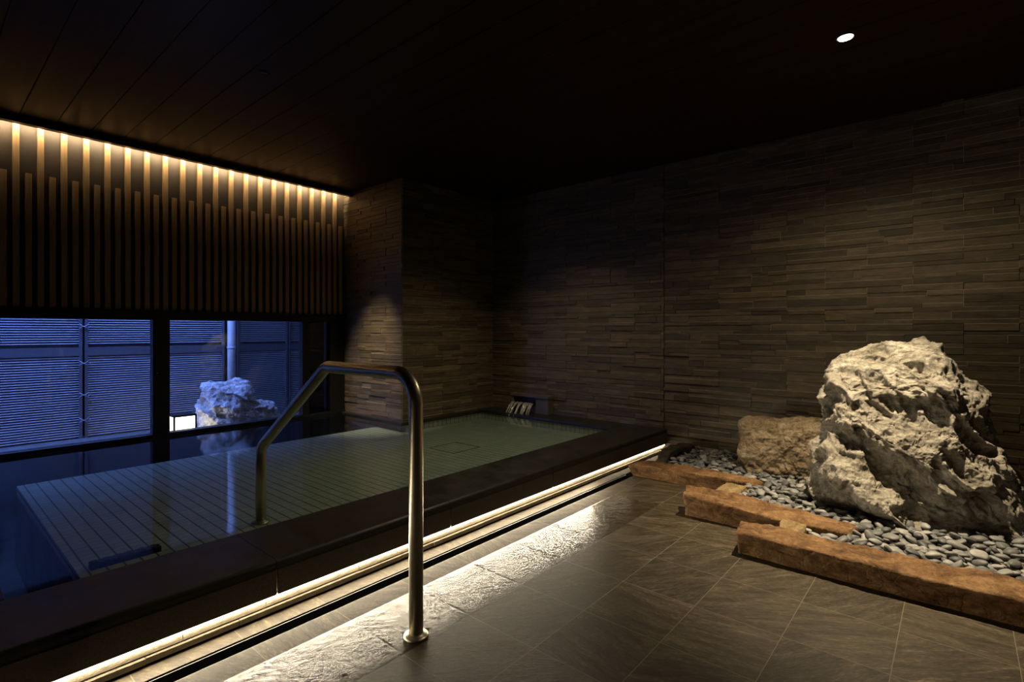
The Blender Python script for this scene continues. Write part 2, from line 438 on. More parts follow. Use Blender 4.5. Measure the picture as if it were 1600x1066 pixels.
# the riven face of the wet tile row, raised a millimetre or two
NXr, NYr = 900, 84; xa, xb, ya, yb = -0.25, 2.98, 1.3675, 1.6645
def riven(x, y):
    c, s_ = math.cos(0.72), math.sin(0.72)
    u, v = (x * c - y * s_) * 0.62, x * s_ + y * c
    q = Vector((u * 62, v * 62, 0.4))
    h = noise.fractal(q, 1.0, 2.0, 3) * 0.00095 + noise.fractal(Vector((x * 11, y * 11, 3.0)), 1.0, 2.0, 2) * 0.0008
    fx = ((x - 1.045) / 0.3025) % 1.0; e = min(fx, 1 - fx) * 0.3025
    k = min(1.0, e / 0.004) * min(1.0, (yb - y) / 0.004 + 0.05) * min(1.0, (y - ya) / 0.05)
    k *= min(1.0, max(0.0, (2.93 + 0.05 * noise.noise(Vector((3, y * 16, 0))) - x) / 0.12))
    return 0.0003 + k * (0.0016 + max(-0.0014, h))
m.add([(xa + (xb - xa) * i / NXr, ya + (yb - ya) * j / NYr, riven(xa + (xb - xa) * i / NXr, ya + (yb - ya) * j / NYr)) for i in range(NXr + 1) for j in range(NYr + 1)],
      [(i * (NYr + 1) + j, (i + 1) * (NYr + 1) + j, (i + 1) * (NYr + 1) + j + 1, i * (NYr + 1) + j + 1) for i in range(NXr) for j in range(NYr)], 0, True)
floor = struct(m.build('floor', [M_FLOOR, M_BLACK]), 'dark brown slate tiled floor between the bath and the pebble bed', 'floor')

# ------------------------------------------------------------------ stone panel walls
def bar(mb, P0, U, Nn, e0, e1, z0, z1, p):
    """a pale bar of grout filled flush with a strip's face."""
    q = [(e0, z0), (e1, z0), (e1, z1), (e0, z1)]
    a = [P0 + U * s + UP * z for s, z in q]; b = [v + Nn * (0.0021 + p) for v in a]
    mb.add(a + b, [(4, 5, 6, 7)] + [(k, (k + 1) % 4, 4 + (k + 1) % 4, 4 + k) for k in range(4)], 1)
def ledger(mb, P0, U, Nn, Ln, H, seed, z0=0.0, joints=(), u_phase=0.0, prot=0.009, pale=lambda u: 0.1):
    """rows of stacked stone strips in panels 0.5 x 0.15; U along the wall, Nn out of it."""
    rr = random.Random(seed); U = Vector(U); Nn = Vector(Nn); P0 = Vector(P0)
    cuts = [0.0] + sorted(joints) + [Ln]
    zrow = z0; row = 0
    pats = [(0.045, 0.028, 0.05, 0.027), (0.028, 0.05, 0.03, 0.042), (0.05, 0.032, 0.026, 0.042), (0.036, 0.044, 0.028, 0.042)]
    while zrow < H - 1e-4:
        pat = rr.choice(pats)
        for hgt in pat:
            z1 = min(zrow + hgt, H)
            if z1 - zrow < 0.004: zrow = z1; continue
            for ci in range(len(cuts) - 1):
                a, b = cuts[ci] + (0.004 if ci else 0), cuts[ci + 1] - (0.004 if ci < len(cuts) - 2 else 0)
                ph = (u_phase + (0.25 if row % 2 else 0.0)) % 0.5
                edges = [a]; u = ph - 0.5
                while u < b:
                    if u > a + 0.02 and u < b - 0.02: edges.append(u)
                    if rr.random() < 0.62:
                        q = u + rr.uniform(0.1, 0.4)
                        if q > a + 0.03 and q < b - 0.03: edges.append(q)
                    u += 0.5
                edges = sorted(edges) + [b]
                for i in range(len(edges) - 1):
                    e0, e1 = edges[i], edges[i + 1]
                    if e1 - e0 < 0.01: continue
                    p = rr.choice((0.0, 0.003, 0.006, 1.0)) ; p = rr.uniform(0.3, 1.0) * prot if p == 1.0 else p * prot / 0.009
                    g = 0.0012
                    c = [(e0 + g, zrow + g), (e1 - g, zrow + g), (e1 - g, z1 - g), (e0 + g, z1 - g)]
                    ins = 0.0012
                    ci_ = [(e0 + g + ins, zrow + g + ins), (e1 - g - ins, zrow + g + ins), (e1 - g - ins, z1 - g - ins), (e0 + g + ins, z1 - g - ins)]
                    vs_ = [P0 + U * q[0] + UP * q[1] - Nn * 0.002 for q in c] + [P0 + U * q[0] + UP * q[1] + Nn * (0.001 + p) for q in c] + \
                          [P0 + U * q[0] + UP * q[1] + Nn * (0.002 + p) for q in ci_]
                    fs = [(8, 9, 10, 11)]
                    pale_p = pale(e0)  # chance of a pale grout bar
                    if rr.random() < pale_p: bar(mb, P0, U, Nn, e0, e1, z1 - 0.0013, z1 + 0.0013, p)
                    if rr.random() < pale_p * 0.7: bar(mb, P0, U, Nn, e1 - 0.0011, e1 + 0.0011, zrow, z1, p)
                    for k in range(4):
                        n = (k + 1) % 4
                        fs += [(k, n, 4 + n, 4 + k), (4 + k, 4 + n, 8 + n, 8 + k)]
                    mb.add(vs_, fs, 0)
            zrow = z1
        row += 1

m = MB()
m.box(XW, XW + 0.25, YN - 0.25, YP + 0.3, -0.12, 2.7, 1)
# joint behind the split is dark
m.box(XW - 0.0006, XW, 1.936, 1.944, 0.0, CZ, 2)
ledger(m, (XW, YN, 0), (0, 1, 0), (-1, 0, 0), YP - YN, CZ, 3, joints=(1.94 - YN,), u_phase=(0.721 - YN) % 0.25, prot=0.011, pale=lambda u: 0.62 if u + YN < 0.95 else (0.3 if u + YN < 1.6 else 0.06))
struct(m.build('wall_back', [M_TILE, M_GROUT, M_GROUT_DARK]), 'dark stacked-stone panel wall behind the rocks and spout', 'wall')

m = MB()
m.box(XP, XW + 0.25, YP, YW + 0.45, -0.4, 2.7, 1)
ledger(m, (XP, YP, 0), (1, 0, 0), (0, -1, 0), XW - XP, CZ, 11, z0=0.1)
ledger(m, (XP, YP, 0), (0, 1, 0), (-1, 0, 0), YW + 0.1 - YP, 2.62, 12, z0=0.1)
struct(m.build('wall_pier', [M_TILE, M_GROUT]), 'stone-clad pier between the window and the water spout', 'wall')

# walls behind the camera
m = MB(); m.box(XN - 0.2, XN, YN - 0.2, YW + 0.4, -0.4, 2.7); struct(m.build('wall_left', M_PLASTER))
m = MB(); m.box(XN, XW, YN - 0.2, YN, -0.4, 2.7); struct(m.build('wall_near', M_PLASTER))

# ------------------------------------------------------------------ ceiling of boards running along Y
m = MB()
bw = 0.19; x = 2.762 - bw * 24
LAMPS = [(3.02, 0.42)]
while x < XW:
    a, b = max(x + 0.002, XN), min(x + bw - 0.002, XW)
    if b > a:
        for (y0, y1) in ((YN, 0.25), (0.25, 0.62), (0.62, 4.80)):
            m.box(a, b, y0, y1, CZ, CZ + 0.02)
    x += bw
m.box(XN - 0.2, XW + 0.25, YN - 0.2, 4.80, CZ + 0.02, CZ + 0.2, 1)
m.box(XN - 0.2, XW + 0.25, 4.80, YW + 0.45, CZ + 0.16, CZ + 0.2, 1)
struct(m.build('ceiling', [M_CEIL, M_BLACK]), 'dark reddish-brown boarded ceiling', 'ceiling')
m = MB(); m.box(XN, XP - 0.002, 4.80, 4.85, CZ - 0.042, CZ + 0.06)
struct(m.build('trim_cove', M_BLACK), 'black edge board hiding the cove light above the slats', 'trim')

def strip_lamps(parent, x0, x1, n, y, z, hgt, radiance, col, rot):
    """the light-emitting face of a strip light, as n lengths end to end."""
    Ln = (x1 - x0) / n
    for i in range(n):
        ld = bpy.data.lights.new('strip_length', 'AREA'); ld.shape = 'RECTANGLE'; ld.size = Ln; ld.size_y = hgt
        ld.energy = radiance * math.pi * Ln * hgt; ld.color = col
        lo = bpy.data.objects.new('strip_length', ld); C.objects.link(lo); lo.parent = parent
        lo.location = Vector((x0 + (i + 0.5) * Ln, y, z)) - parent.location; lo.rotation_euler = rot
# ------------------------------------------------------------------ window wall
m = MB()
m.box(XN, XP, YW + 0.032, YW + 0.25, 1.2, 2.7)
struct(m.build('wall_window', M_BACK), 'brown wall above the low garden window', 'wall')
m = MB(); m.box(XN, XP, 4.93, 5.2, -0.4, 0.172)
struct(m.build('wall_sill', M_BLACK), 'low black upstand under the garden window', 'wall')
# slat screen
sl = thing('slat_screen', 'screen of tall and short vertical timber slats above the garden window', 'slat screen', (0.7, YW, 1.21))
m = MB(); m.box(XN, XP, YW - 0.02, YW + 0.03, 1.19, 1.215); m.build('bottom_rail', M_BLACK, sl, origin=(0.7, YW, 1.21))
m = MB(); m.box(XN, XP - 0.001, YW + 0.026, YW + 0.0315, 1.215, 2.62); m.build('backing_panel', M_BACK, sl, origin=(0.7, YW, 1.21))
def slat_mesh(nm, h):
    mb = MB(); mb.box(-0.0175, 0.0175, 0, 0.026, 0, h); o = mb.build(nm, M_SLAT, sl, bevel=0.0015, seg=1, origin=(0, 0, 0)); return o
sp = 0.1279; x0 = 0.485
tall = slat_mesh('tall_slat', 2.62 - 1.215); short = slat_mesh('short_slat', 2.157 - 1.215)
k0 = -16
for k in range(k0, 20):
    o = tall if k == k0 else tall.copy()
    if k != k0: C.objects.link(o); o.parent = sl
    o.location = (x0 + sp * k - 0.7, 0, 0.005)
    if x0 + sp * (k + 0.5) < XP - 0.02:
        o = short if k == k0 else short.copy()
        if k != k0: C.objects.link(o); o.parent = sl
        o.location = (x0 + sp * (k + 0.5) - 0.7, 0, 0.005)

# cove light: a warm strip on the back of the edge board
cv = thing('cove_light', 'warm light strip hidden in the ceiling cove over the slats', 'light strip', (0.7, 4.83, CZ))
m = MB(); m.box(XN + 0.01, XP - 0.01, 4.851, 4.855, CZ - 0.002, CZ + 0.04); m.box(XN + 0.01, XP - 0.01, 4.855, 4.8615, CZ - 0.002, CZ + 0.002); m.build('housing', M_BLACK, cv, origin=(0.7, 4.83, CZ))
m = MB(); m.box(XN + 0.02, XP - 0.02, 4.8551, 4.8571, CZ + 0.003, CZ + 0.035); m.build('diffuser', emit('cove_glow', LED_WARM, 6), cv, origin=(0.7, 4.83, CZ))
strip_lamps(cv, XN + 0.02, XP - 0.02, 10, 4.8574, CZ + 0.019, 0.032, 105, LED_WARM, (math.pi / 2, 0, 0))

# window frame and panes
wf = thing('window_1', 'long low black-framed window looking onto the night garden', 'window', (0.7, 4.99, 0.172)); wf['kind'] = 'structure'
og = (0.7, 4.99, 0.172)
Y0, Y1 = 4.955, 5.03
m = MB(); m.box(XN, XP, Y0, Y1, 1.14, 1.2); m.build('head_frame', M_BLACK, wf, origin=og, bevel=0.003)
m = MB(); m.box(XN, XP, 4.94, Y1, 0.172, 0.208); m.build('sill_frame', M_BLACK, wf, origin=og, bevel=0.003)
for a, b, nm in ((1.291, 1.413, 'mullion'), (2.56, 2.632, 'stile'), (2.859, 3.03, 'stile'), (-0.6, -0.48, 'mullion')):
    m = MB(); m.box(a, b, Y0, Y1, 0.208, 1.14); m.build(nm, M_BLACK, wf, origin=og, bevel=0.003)
m = MB(); m.box(1.32, 1.327, Y0 - 0.004, Y0, 0.7, 0.708)
lk = m.build('latch', simple('brass', (0.5, 0.38, 0.16), 0.3, 1.0), wf, origin=og)
for a, b, g in ((XN, -0.6, M_GLASS), (-0.48, 1.291, M_GLASS), (1.413, 2.56, M_GLASS), (2.632, 2.859, M_GLASS_DARK)):
    m = MB(); m.box(a, b, 4.99, 4.996, 0.208, 1.14); pn = m.build('pane', g, wf, origin=og)
    if a == 1.413: wet_pane = pn
# drops of water on the pane
m = MB()
rd = random.Random(5)
for i in range(75):
    px, pz = rd.uniform(1.6, 2.55), rd.uniform(0.35, 1.13); r = rd.uniform(0.0008, 0.002)
    vs_ = [(px, 4.9895 - r, pz)] + [(px + r * math.cos(t), 4.9895, pz + r * math.sin(t)) for t in [j * math.pi / 3 for j in range(6)]]
    m.add(vs_, [(0, 1 + j, 1 + (j + 1) % 6) for j in range(6)], 0, True)
dr = m.build('water_drops', simple('drop', (0.8, 0.82, 0.85), 0.1), None, origin=og); dr.parent = wet_pane; dr.location = (0, 0, 0); dr['kind'] = 'stuff'

# ------------------------------------------------------------------ the bath
bt = thing('bath', 'sunken hot bath with dark granite rim along the garden window', 'bath', (2.0, 3.2, 0))
ob = (2.0, 3.2, 0)
m = MB()   # basin
m.box(0.43, 3.03, 2.27, 4.36, -0.05, PF)
m.box(3.03, 4.04, 2.27, 3.97, -0.05, PF)
m.box(0.2, 3.03, 2.2, 4.92, -0.45, -0.38, 1)  # dark granite on deep floor and step sides stands in for light lost in water
m.box(0.14, 0.2, 2.2, 4.92, -0.4, 0.165, 1)
m.box(0.2, 4.1, 2.2, 2.27, -0.4, 0.165)
m.box(4.04, 4.1, 2.2, YP, -0.4, 0.165)
m.box(3.035, 4.1, 3.915, YP - 0.004, -0.4, 0.165)
m.box(0.43, 0.47, 2.3, 4.36, -0.38, -0.05, 1)
m.box(0.424, 0.4299, 2.3, 4.366, -0.38, PF - 0.05, 1)
m.box(0.43, 3.0, 4.32, 4.36, -0.38, -0.05, 1)
m.build('basin', [M_POOL, M_COPING], bt, origin=ob)
def nose(y_out, y_in, z0, z1, r=0.016):
    pts = [(y_in, z0), (y_in, z1 - 0.004), (y_in - 0.004, z1)]
    for k in range(6):
        a = math.pi / 2 * k / 5
        pts.append((y_out + r - r * math.sin(a), z1 - r + r * math.cos(a)))
    pts.append((y_out, z0)); return pts
cop_joint = (0.889, 1.755, 2.614, 3.48)
xs = [XN] + [-0.0] + list(cop_joint) + [XW - 0.012]
for i in range(len(xs) - 1):     # front rim slabs and fascia slabs below
    a, b = xs[i] + 0.001, xs[i + 1] - 0.001
    m = MB(); m.prism(nose(1.913, 2.285, 0.165, COP), 'x', a, b)
    m.build('rim_slab', M_COPING, bt, origin=ob)
    m = MB(); m.box(a + 0.001, b - 0.001, YF, YF + 0.010, 0.073, 0.1648)
    m.build('fascia_slab', M_FASCIA, bt, origin=ob, bevel=0.002)
m = MB(); m.box(4.03, XW - 0.012, 2.287, YP - 0.014, 0.165, COP); m.build('rim_slab', M_COPING, bt, origin=ob, bevel=0.004)
m = MB(); m.box(XP - 0.02, 4.028, 3.90, YP - 0.014, 0.165, COP - 0.004); m.build('rim_slab', M_COPING, bt, origin=ob, bevel=0.004)
m = MB(); m.box(XP - 0.065, XP - 0.014, 3.9, 4.925, 0.165, COP - 0.004); m.build('rim_slab', M_COPING, bt, origin=ob, bevel=0.004)
m = MB(); m.box(XN, 0.2, 2.287, 4.93, 0.165, COP); m.build('rim_slab', M_COPING, bt, origin=ob, bevel=0.004)
# pale edge tiles along the inside of the front rim
m = MB(); x = 0.2
while x < 4.02:
    m.box(x + 0.003, min(x + 0.097, 4.028), 2.287, 2.325, 0.13, 0.170); x += 0.1
m.build('edge_tiles', M_POOL_EDGE, bt, origin=ob, bevel=0.003, seg=1)
# riser below the fascia
m = MB()
m.box(XN, XW - 0.012, 1.944, 2.2, -0.05, 0.165, 1)
rr = random.Random(21)
for (z0, z1, dy) in ((0.0, 0.006, 0.004), (0.007, 0.029, 0.017), (0.031, 0.06, 0.008)):
    x = XN
    while x < XW - 0.02:
        w = rr.uniform(0.18, 0.42); x1 = min(x + w, XW - 0.014)
        d = dy + rr.uniform(0, 0.004)
        m.box(x + 0.001, x1 - 0.001, 1.938 - d, 1.946, z0 + 0.0012, z1 - 0.0012); x = x1
m.build('riser', [M_RISER, M_GROUT], bt, origin=ob, bevel=0.0012, seg=1)
# skimmer drain and floor hatch under the water
m = MB(); m.box(0.47, 0.71, 2.60, 2.645, PF - 0.02, PF + 0.022)
for i in range(6): m.box(0.475 + i * 0.04, 0.495 + i * 0.04, 2.604, 2.641, PF + 0.022, PF + 0.026)
m.build('drain_cover', M_BLACK, bt, origin=ob, bevel=0.002)
m = MB(); q = PF + 0.001
for (a, b, c, d) in ((2.75, 3.04, 2.955, 2.963), (2.75, 3.04, 3.24, 3.246), (2.75, 2.756, 2.955, 3.246), (3.034, 3.044, 2.955, 3.246)): m.box(a, b, c, d, PF, q)
m.build('hatch_edge', M_GROUT_DARK, bt, origin=ob)
# water
m = MB()
gx = [0.2, XP - 0.066]; 
m.add([(0.2, 2.286, WATER), (2.974, 2.286, WATER), (2.974, 4.939, WATER), (0.2, 4.939, WATER)], [(0, 1, 2, 3)])
m.add([(2.974, 2.286, WATER), (4.029, 2.286, WATER), (4.029, 3.899, WATER), (2.974, 3.899, WATER)], [(0, 1, 2, 3)])
wt = m.build('bath_water', M_WATER)
tag(wt, 'still greenish hot-spring water filling the bath', 'water', kind='stuff')

# strip light under the fascia
ls = thing('strip_light', 'warm light strip under the bath fascia washing the wet floor', 'light strip', (1.5, 1.94, 0.075))
m = MB(); m.box(XN, XW - 0.02, YF + 0.0105, YF + 0.021, 0.0732, 0.079); m.build('housing', M_BLACK, ls, origin=(1.5, 1.94, 0.075))
m = MB(); m.box(XN + 0.01, XW - 0.04, YF + 0.0108, YF + 0.0205, 0.058, 0.0731); m.build('diffuser', emit('strip_glow', LED_STRIP, 6), ls, origin=(1.5, 1.94, 0.075))
strip_lamps(ls, XN + 0.01, 3.1, 10, YF + 0.0105, 0.0654, 0.0148, 150, LED_STRIP, (-math.pi / 2, 0, 0))
strip_lamps(ls, XN + 0.01, XW - 0.04, 13, YF + 0.0157, 0.0577, 0.0095, 45, LED_STRIP, (math.radians(15), 0, 0))

# floor drain channel
dn = thing('floor_drain', 'narrow black slot drain in the floor in front of the bath', 'drain', (1.5, 1.81, -0.07))
m = MB(); m.box(XN, 3.42, 1.777, 1.783, -0.0695, -0.004); m.box(XN, 3.42, 1.837, 1.843, -0.0695, -0.004); m.build('channel', M_BLACK, dn, origin=(1.5, 1.81, -0.07))
m = MB()
for i in range(5): m.box(XN, 3.41, 1.7845 + i * 0.0106, 1.7905 + i * 0.0106, -0.05, -0.038)
m.build('grating', M_BLACK, dn, origin=(1.5, 1.81, -0.07))

# ------------------------------------------------------------------ handrail
hr = thing('handrail', 'brushed steel handrail rising from the floor and stepping into the bath', 'handrail', (1.137, 1.412, 0))
oh = (1.137, 1.412, 0)
def arc_path(pts, rads, n=14):
    pts = [Vector(p) for p in pts]; out = [pts[0]]
    for i in range(1, len(pts) - 1):
        p = pts[i]; a = (pts[i - 1] - p).normalized(); b = (pts[i + 1] - p).normalized()
        ang = a.angle(b); t = rads[i - 1] / math.tan(ang / 2)
        s, e = p + a * t, p + b * t
        cen = p + (a + b).normalized() * (rads[i - 1] / math.sin(ang / 2))
        v0, v1 = s - cen, e - cen
        for k in range(n + 1):
            q = v0.lerp(v1, k / n); out.append(cen + q.normalized() * rads[i - 1])
    out.append(pts[-1]); return out
XR = 1.137
path = arc_path([(XR, 1.412, 0.004), (XR, 1.412, 0.9), (XR, 2.0, 0.9), (XR, 2.618, 0.47), (XR, 2.618, PF + 0.003)], [0.105, 0.09, 0.09])
m = MB(); m.tube(path, 0.0245, 32); m.build('rail_tube', M_STEEL, hr, origin=oh)
for (y, z) in ((1.412, 0.0), (2.618, PF)):
    m = MB(); m.lathe([(0.001, 0.014), (0.0255, 0.0145), (0.028, 0.012), (0.036, 0.009), (0.042, 0.006), (0.043, 0.0), (0.001, 0.0)], (XR, y, z)); m.build('floor_flange', M_STEEL, hr, origin=oh)

# ------------------------------------------------------------------ spout
st = thing('water_spout', 'dark stone box spout on the back rim pouring water into the bath', 'spout', (4.25, 3.37, COP))
os_ = (4.25, 3.37, COP)
XS = 4.2
m = MB(); m.box(XS - 0.012, XW - 0.013, 3.12, 3.625, 0.36, 0.388); m.build('cover_slab', M_SPOUT, st, origin=os_, bevel=0.003)
m = MB(); m.box(XS, XW - 0.013, 3.125, 3.29, COP, 0.36); m.box(XS, XW - 0.013, 3.585, 3.62, COP, 0.36); m.box(XS + 0.012, XW - 0.013, 3.29, 3.585, COP, 0.285); m.build('stone_body', M_SPOUT, st, origin=os_, bevel=0.003)
m = MB(); m.box(XW - 0.03, XW - 0.014, 3.29, 3.585, 0.285, 0.36); m.box(XS - 0.03, XW - 0.03, 3.295, 3.58, 0.2855, 0.29); m.build('chute', M_BLACK, st, origin=os_)
m = MB(); rs = random.Random(4)
for i in range(13):
    y = 3.31 + i * 0.0215 + rs.uniform(-0.006, 0.006); v = rs.uniform(0.1, 0.2)
    w0 = rs.uniform(0.008, 0.014)
    pth = [(XS - 0.028 - v * t * 0.75, y + rs.uniform(-0.001, 0.001), 0.297 - 0.122 * (t ** 1.7)) for t in [j / 9 for j in range(10)]]
    m.tube(pth, [w0 * (1 - 0.45 * j / 9) for j in range(10)], 10, caps=False)
fw = m.build('falling_water', M_STREAM); tag(fw, 'soft white water falling from the stone spout', 'water', kind='stuff')

# ------------------------------------------------------------------ downlights
def downlight(x, y, label, watts, cone, blend, spill=0, bright=60, deep=0.012, size=0.03, group=None, col=WARM, spill_cone=150, light=True, aim=None):
    t = thing('downlight', label, 'downlight', (x, y, CZ), group)
    mb = MB(); mb.lathe([(size + 0.001, 0.0), (size + 0.012, -0.002), (size + 0.013, 0.0), (size + 0.001, 0.0)], (x, y, CZ)); mb.build('trim_ring', M_CEIL, t, origin=(x, y, CZ))
    mb = MB(); mb.lathe([(size, -0.001), (size, -0.0018), (0.0005, -0.0018)], (x, y, CZ)); mb.build('lens', emit('lamp_lens', (1, 0.93, 0.8), bright) if bright else M_CEIL, t, origin=(x, y, CZ))
    def spot(nm, w, c, b):
        ld = bpy.data.lights.new(nm, 'SPOT'); ld.energy = w; ld.color = col; ld.spot_size = math.radians(c); ld.spot_blend = b; ld.shadow_soft_size = 0.02
        lo = bpy.data.objects.new(nm, ld); C.objects.link(lo); lo.parent = t; lo.location = (0, 0, -0.03)
        if aim: lo.rotation_euler = (Vector(aim) - Vector((x, y, CZ - 0.03))).to_track_quat('-Z', 'Y').to_euler()
    if light:
        spot('beam', watts, cone, blend)
        if spill: spot('spill', spill, spill_cone, 0.6)
    return t
downlight(3.02, 0.42, 'small bright round downlight in the ceiling above the tall rock', 460, 66, 1.0, spill=33, bright=60)
ADDED = 'unseen downlights added over the bath'  # unseen lamps added to brighten the water, back wall and pier
downlight(3.2, 2.7, 'unseen downlight added to light the spout end of the bath', 58, 116, 1.0, bright=0.0, size=0.02, group=ADDED)
downlight(2.2, 4.0, 'unseen downlight added to brighten the foot of the pier', 260, 36, 1.0, bright=0.0, size=0.02, group=ADDED, aim=(3.04, 4.5, 0.25))  # added in place of cove light thrown up off the water
downlight(1.3, 2.95, 'unseen downlight added to brighten the window end of the bath', 9, 86, 1.0, bright=0.0, size=0.02, group=ADDED)
downlight(1.5, -0.6, 'recessed downlight behind the viewpoint over the open floor', 4, 110, 1.0, spill=0, bright=20)

# ------------------------------------------------------------------ rocks
def outline_fn(pts, cu, cw):
    """radius of a closed outline as a function of angle about (cu, cw)."""
    P = [(p[0] - cu, p[1] - cw) for p in pts]
    # densify
    D = []
    for i in range(len(P)):
        a, b = P[i], P[(i + 1) % len(P)]
        for k in range(40): D.append((a[0] + (b[0] - a[0]) * k / 40, a[1] + (b[1] - a[1]) * k / 40))
    A = np.array([math.atan2(d[1], d[0]) for d in D]); Rr = np.array([math.hypot(*d) for d in D])
    o = np.argsort(A); A, Rr = A[o], Rr[o]
    A = np.concatenate([A - 2 * math.pi, A, A + 2 * math.pi]); Rr = np.concatenate([Rr, Rr, Rr])
    return lambda t: np.interp(t, A, Rr)
def make_rock(name, px_outline, px_center, depth, front, back, material, shape=None, nt=260, nr=110, amps=(0.03, 0.014, 0.006), seed=0.0, facet=0.0, lean=0.0, expo=2.6):
    s = depth / F_PX
    loc = lambda p: ((p[0] - px_center[0]) * s, (PY0 - p[1]) * s)
    pts = [loc(p) for p in px_outline]
    cu, cw = loc((px_center[0], px_center[1]))
    rf = outline_fn(pts, cu, cw)
    T = np.linspace(0, 2 * math.pi, nt, endpoint=False)
    Rt = rf(T)
    for _ in range(1): Rt = (np.roll(Rt, 1) + 2 * Rt + np.roll(Rt, -1)) / 4
    base = Vector((0, 0, CAM_H)) + pix_dir(px_center[0], PY0) * depth
    fw_ = Vector((pix_dir(px_center[0], PY0).x, pix_dir(px_center[0], PY0).y, 0)).normalized()
    rt_ = Vector((fw_.y, -fw_.x, 0))
    V = []; 
    def vert(r, i, sgn):
        u = cu + r * Rt[i] * math.cos(T[i]); w = cw + r * Rt[i] * math.sin(T[i])
        prof = max(0.0, 1 - r ** expo) ** (1 / 2.2)
        d = (front if sgn > 0 else back) * prof
        if sgn > 0 and shape: d = shape(u, w, d, prof)
        return (u, w, sgn * d)
    rs_ = [math.sin(math.pi / 2 * k / nr) for k in range(1, nr + 1)]
    V.append(vert(0, 0, 1))
    for r in rs_:
        for i in range(nt): V.append(vert(r, i, 1))
    nb = nr // 3; rb = [math.sin(math.pi / 2 * k / nb) for k in range(nb - 1, 0, -1)]
    for r in rb:
        for i in range(nt): V.append(vert(r, i, -1))
    V.append(vert(0, 0, -1))
    Fs = []
    for i in range(nt): Fs.append((0, 1 + i, 1 + (i + 1) % nt))
    rings = nr + len(rb)
    for k in range(rings - 1):
        for i in range(nt):
            a = 1 + k * nt + i; b = 1 + k * nt + (i + 1) % nt
            Fs.append((a, a + nt, b + nt, b))
    last = len(V) - 1
    for i in range(nt): Fs.append((last, 1 + (rings - 1) * nt + (i + 1) % nt, 1 + (rings - 1) * nt + i))
    me = bpy.data.meshes.new(name)
    org = base + Vector((0, 0, -CAM_H))
    W3 = [base + rt_ * v[0] + UP * (v[1]) - fw_ * (v[2] + lean * v[1]) for v in V]
    me.from_pydata([tuple(p - org) for p in W3], [], Fs)
    bm = bmesh.new(); bm.from_mesh(me); bmesh.ops.recalc_face_normals(bm, faces=bm.faces); bm.normal_update()
    so = Vector((seed, seed * 1.7, -seed))
    for v in bm.verts:
        p = v.co + so
        q = Vector((p.x, p.y, p.z))
        a = noise.fractal(q * 5.0, 1.0, 2.1, 4) * amps[0]
        b = (noise.ridged_multi_fractal(q * 9.0, 0.9, 2.1, 5, 1.0, 2.0) - 1.0) * amps[1]
        c = noise.fractal(q * 34.0, 0.8, 2.2, 4) * amps[2]
        e = 0.0
        if facet:
            w1 = Vector((noise.noise(q * 4), noise.noise(q * 4 + Vector((9, 0, 0))), noise.noise(q * 4 + Vector((0, 9, 0))))) * 0.04
            k = q + w1
            k = Vector((k.x * 6.0, k.y * 6.0, k.z * 8.5 - (k.dot(rt_)) * -5.0))
            dist, cen = noise.voronoi(k)
            edge = min(1.0, (dist[1] - dist[0]) / 0.22)
            e = (noise.cell(cen[0] * 13.7) - 0.5) * 2.0 * facet * edge - (1 - edge) * facet * 0.55
        v.co += v.normal * (a + b + c + e)
    bm.normal_update()
    for f in bm.faces: f.smooth = True
    bm.to_mesh(me); bm.free()
    me.materials.append(material)
    o = bpy.data.objects.new(name, me); C.objects.link(o); o.location = org
    return o

# tall pale rock
def ss(a, b, x):
    t = min(1, max(0, (x - a) / (b - a))); return t * t * (3 - 2 * t)
TS = 2.86 / F_PX
def ridge(x, y, p0, p1, A, lit, cut, end):
    """a slanting ledge: rises over `lit` px below its line, then is cut back over `cut` px; n > 0 is above the line."""
    dx, dy = p1[0] - p0[0], p1[1] - p0[1]; Ln = math.hypot(dx, dy)
    t = ((x - p0[0]) * dx + (y - p0[1]) * dy) / (Ln * Ln)
    n = ((x - p0[0]) * dy - (y - p0[1]) * dx) / Ln
    if n > 6: v = 0.0
    elif n > -lit: v = ss(6, -lit, n) if False else ss(0, 1, (6 - n) / (6 + lit))
    elif n > -cut: v = 1 - 1.15 * ss(0, 1, (-lit - n) / (cut - lit))
    else: v = -0.15 * (1 - ss(0, 1, (-cut - n) / (end - cut)))
    return A * v * ss(-0.04, 0.03, t) * (1 - ss(1.0, 1.12, t))
def tall_shape(u, w, d, prof):
    x = 1425 + u / TS; y = PY0 - w / TS
    a = noise.fractal(Vector((u * 3.5, w * 3.5, 1.3)), 1.0, 2.0, 4); b = noise.fractal(Vector((u * 3.5, w * 3.5, 7.3)), 1.0, 2.0, 4)
    x += 16 * a; y += 16 * b
    g = (y - 528) / 320.0
    dd = d * (0.66 + 0.36 * g)
    k = min(1, prof * 1.6)
    dd += k * ridge(x, y, (1326, 668), (1516, 822), 0.125, 40, 100, 190)
    dd += k * ridge(x, y, (1345, 596), (1516, 690), 0.075, 44, 84, 130)
    dd += k * ridge(x, y, (1306, 560), (1480, 548), 0.05, 45, 75, 110)
    dd += k * ridge(x, y, (1300, 636), (1350, 640), 0.04, 22, 40, 60)
    dd += k * ridge(x, y, (1470, 560), (1545, 700), 0.04, 20, 60, 90)
    dd += k * ridge(x, y, (1290, 716), (1345, 730), 0.03, 20, 45, 80)
    dd -= max(0, u - 0.16 + 0.3 * (w + 0.3)) * 0.45 * prof
    return dd
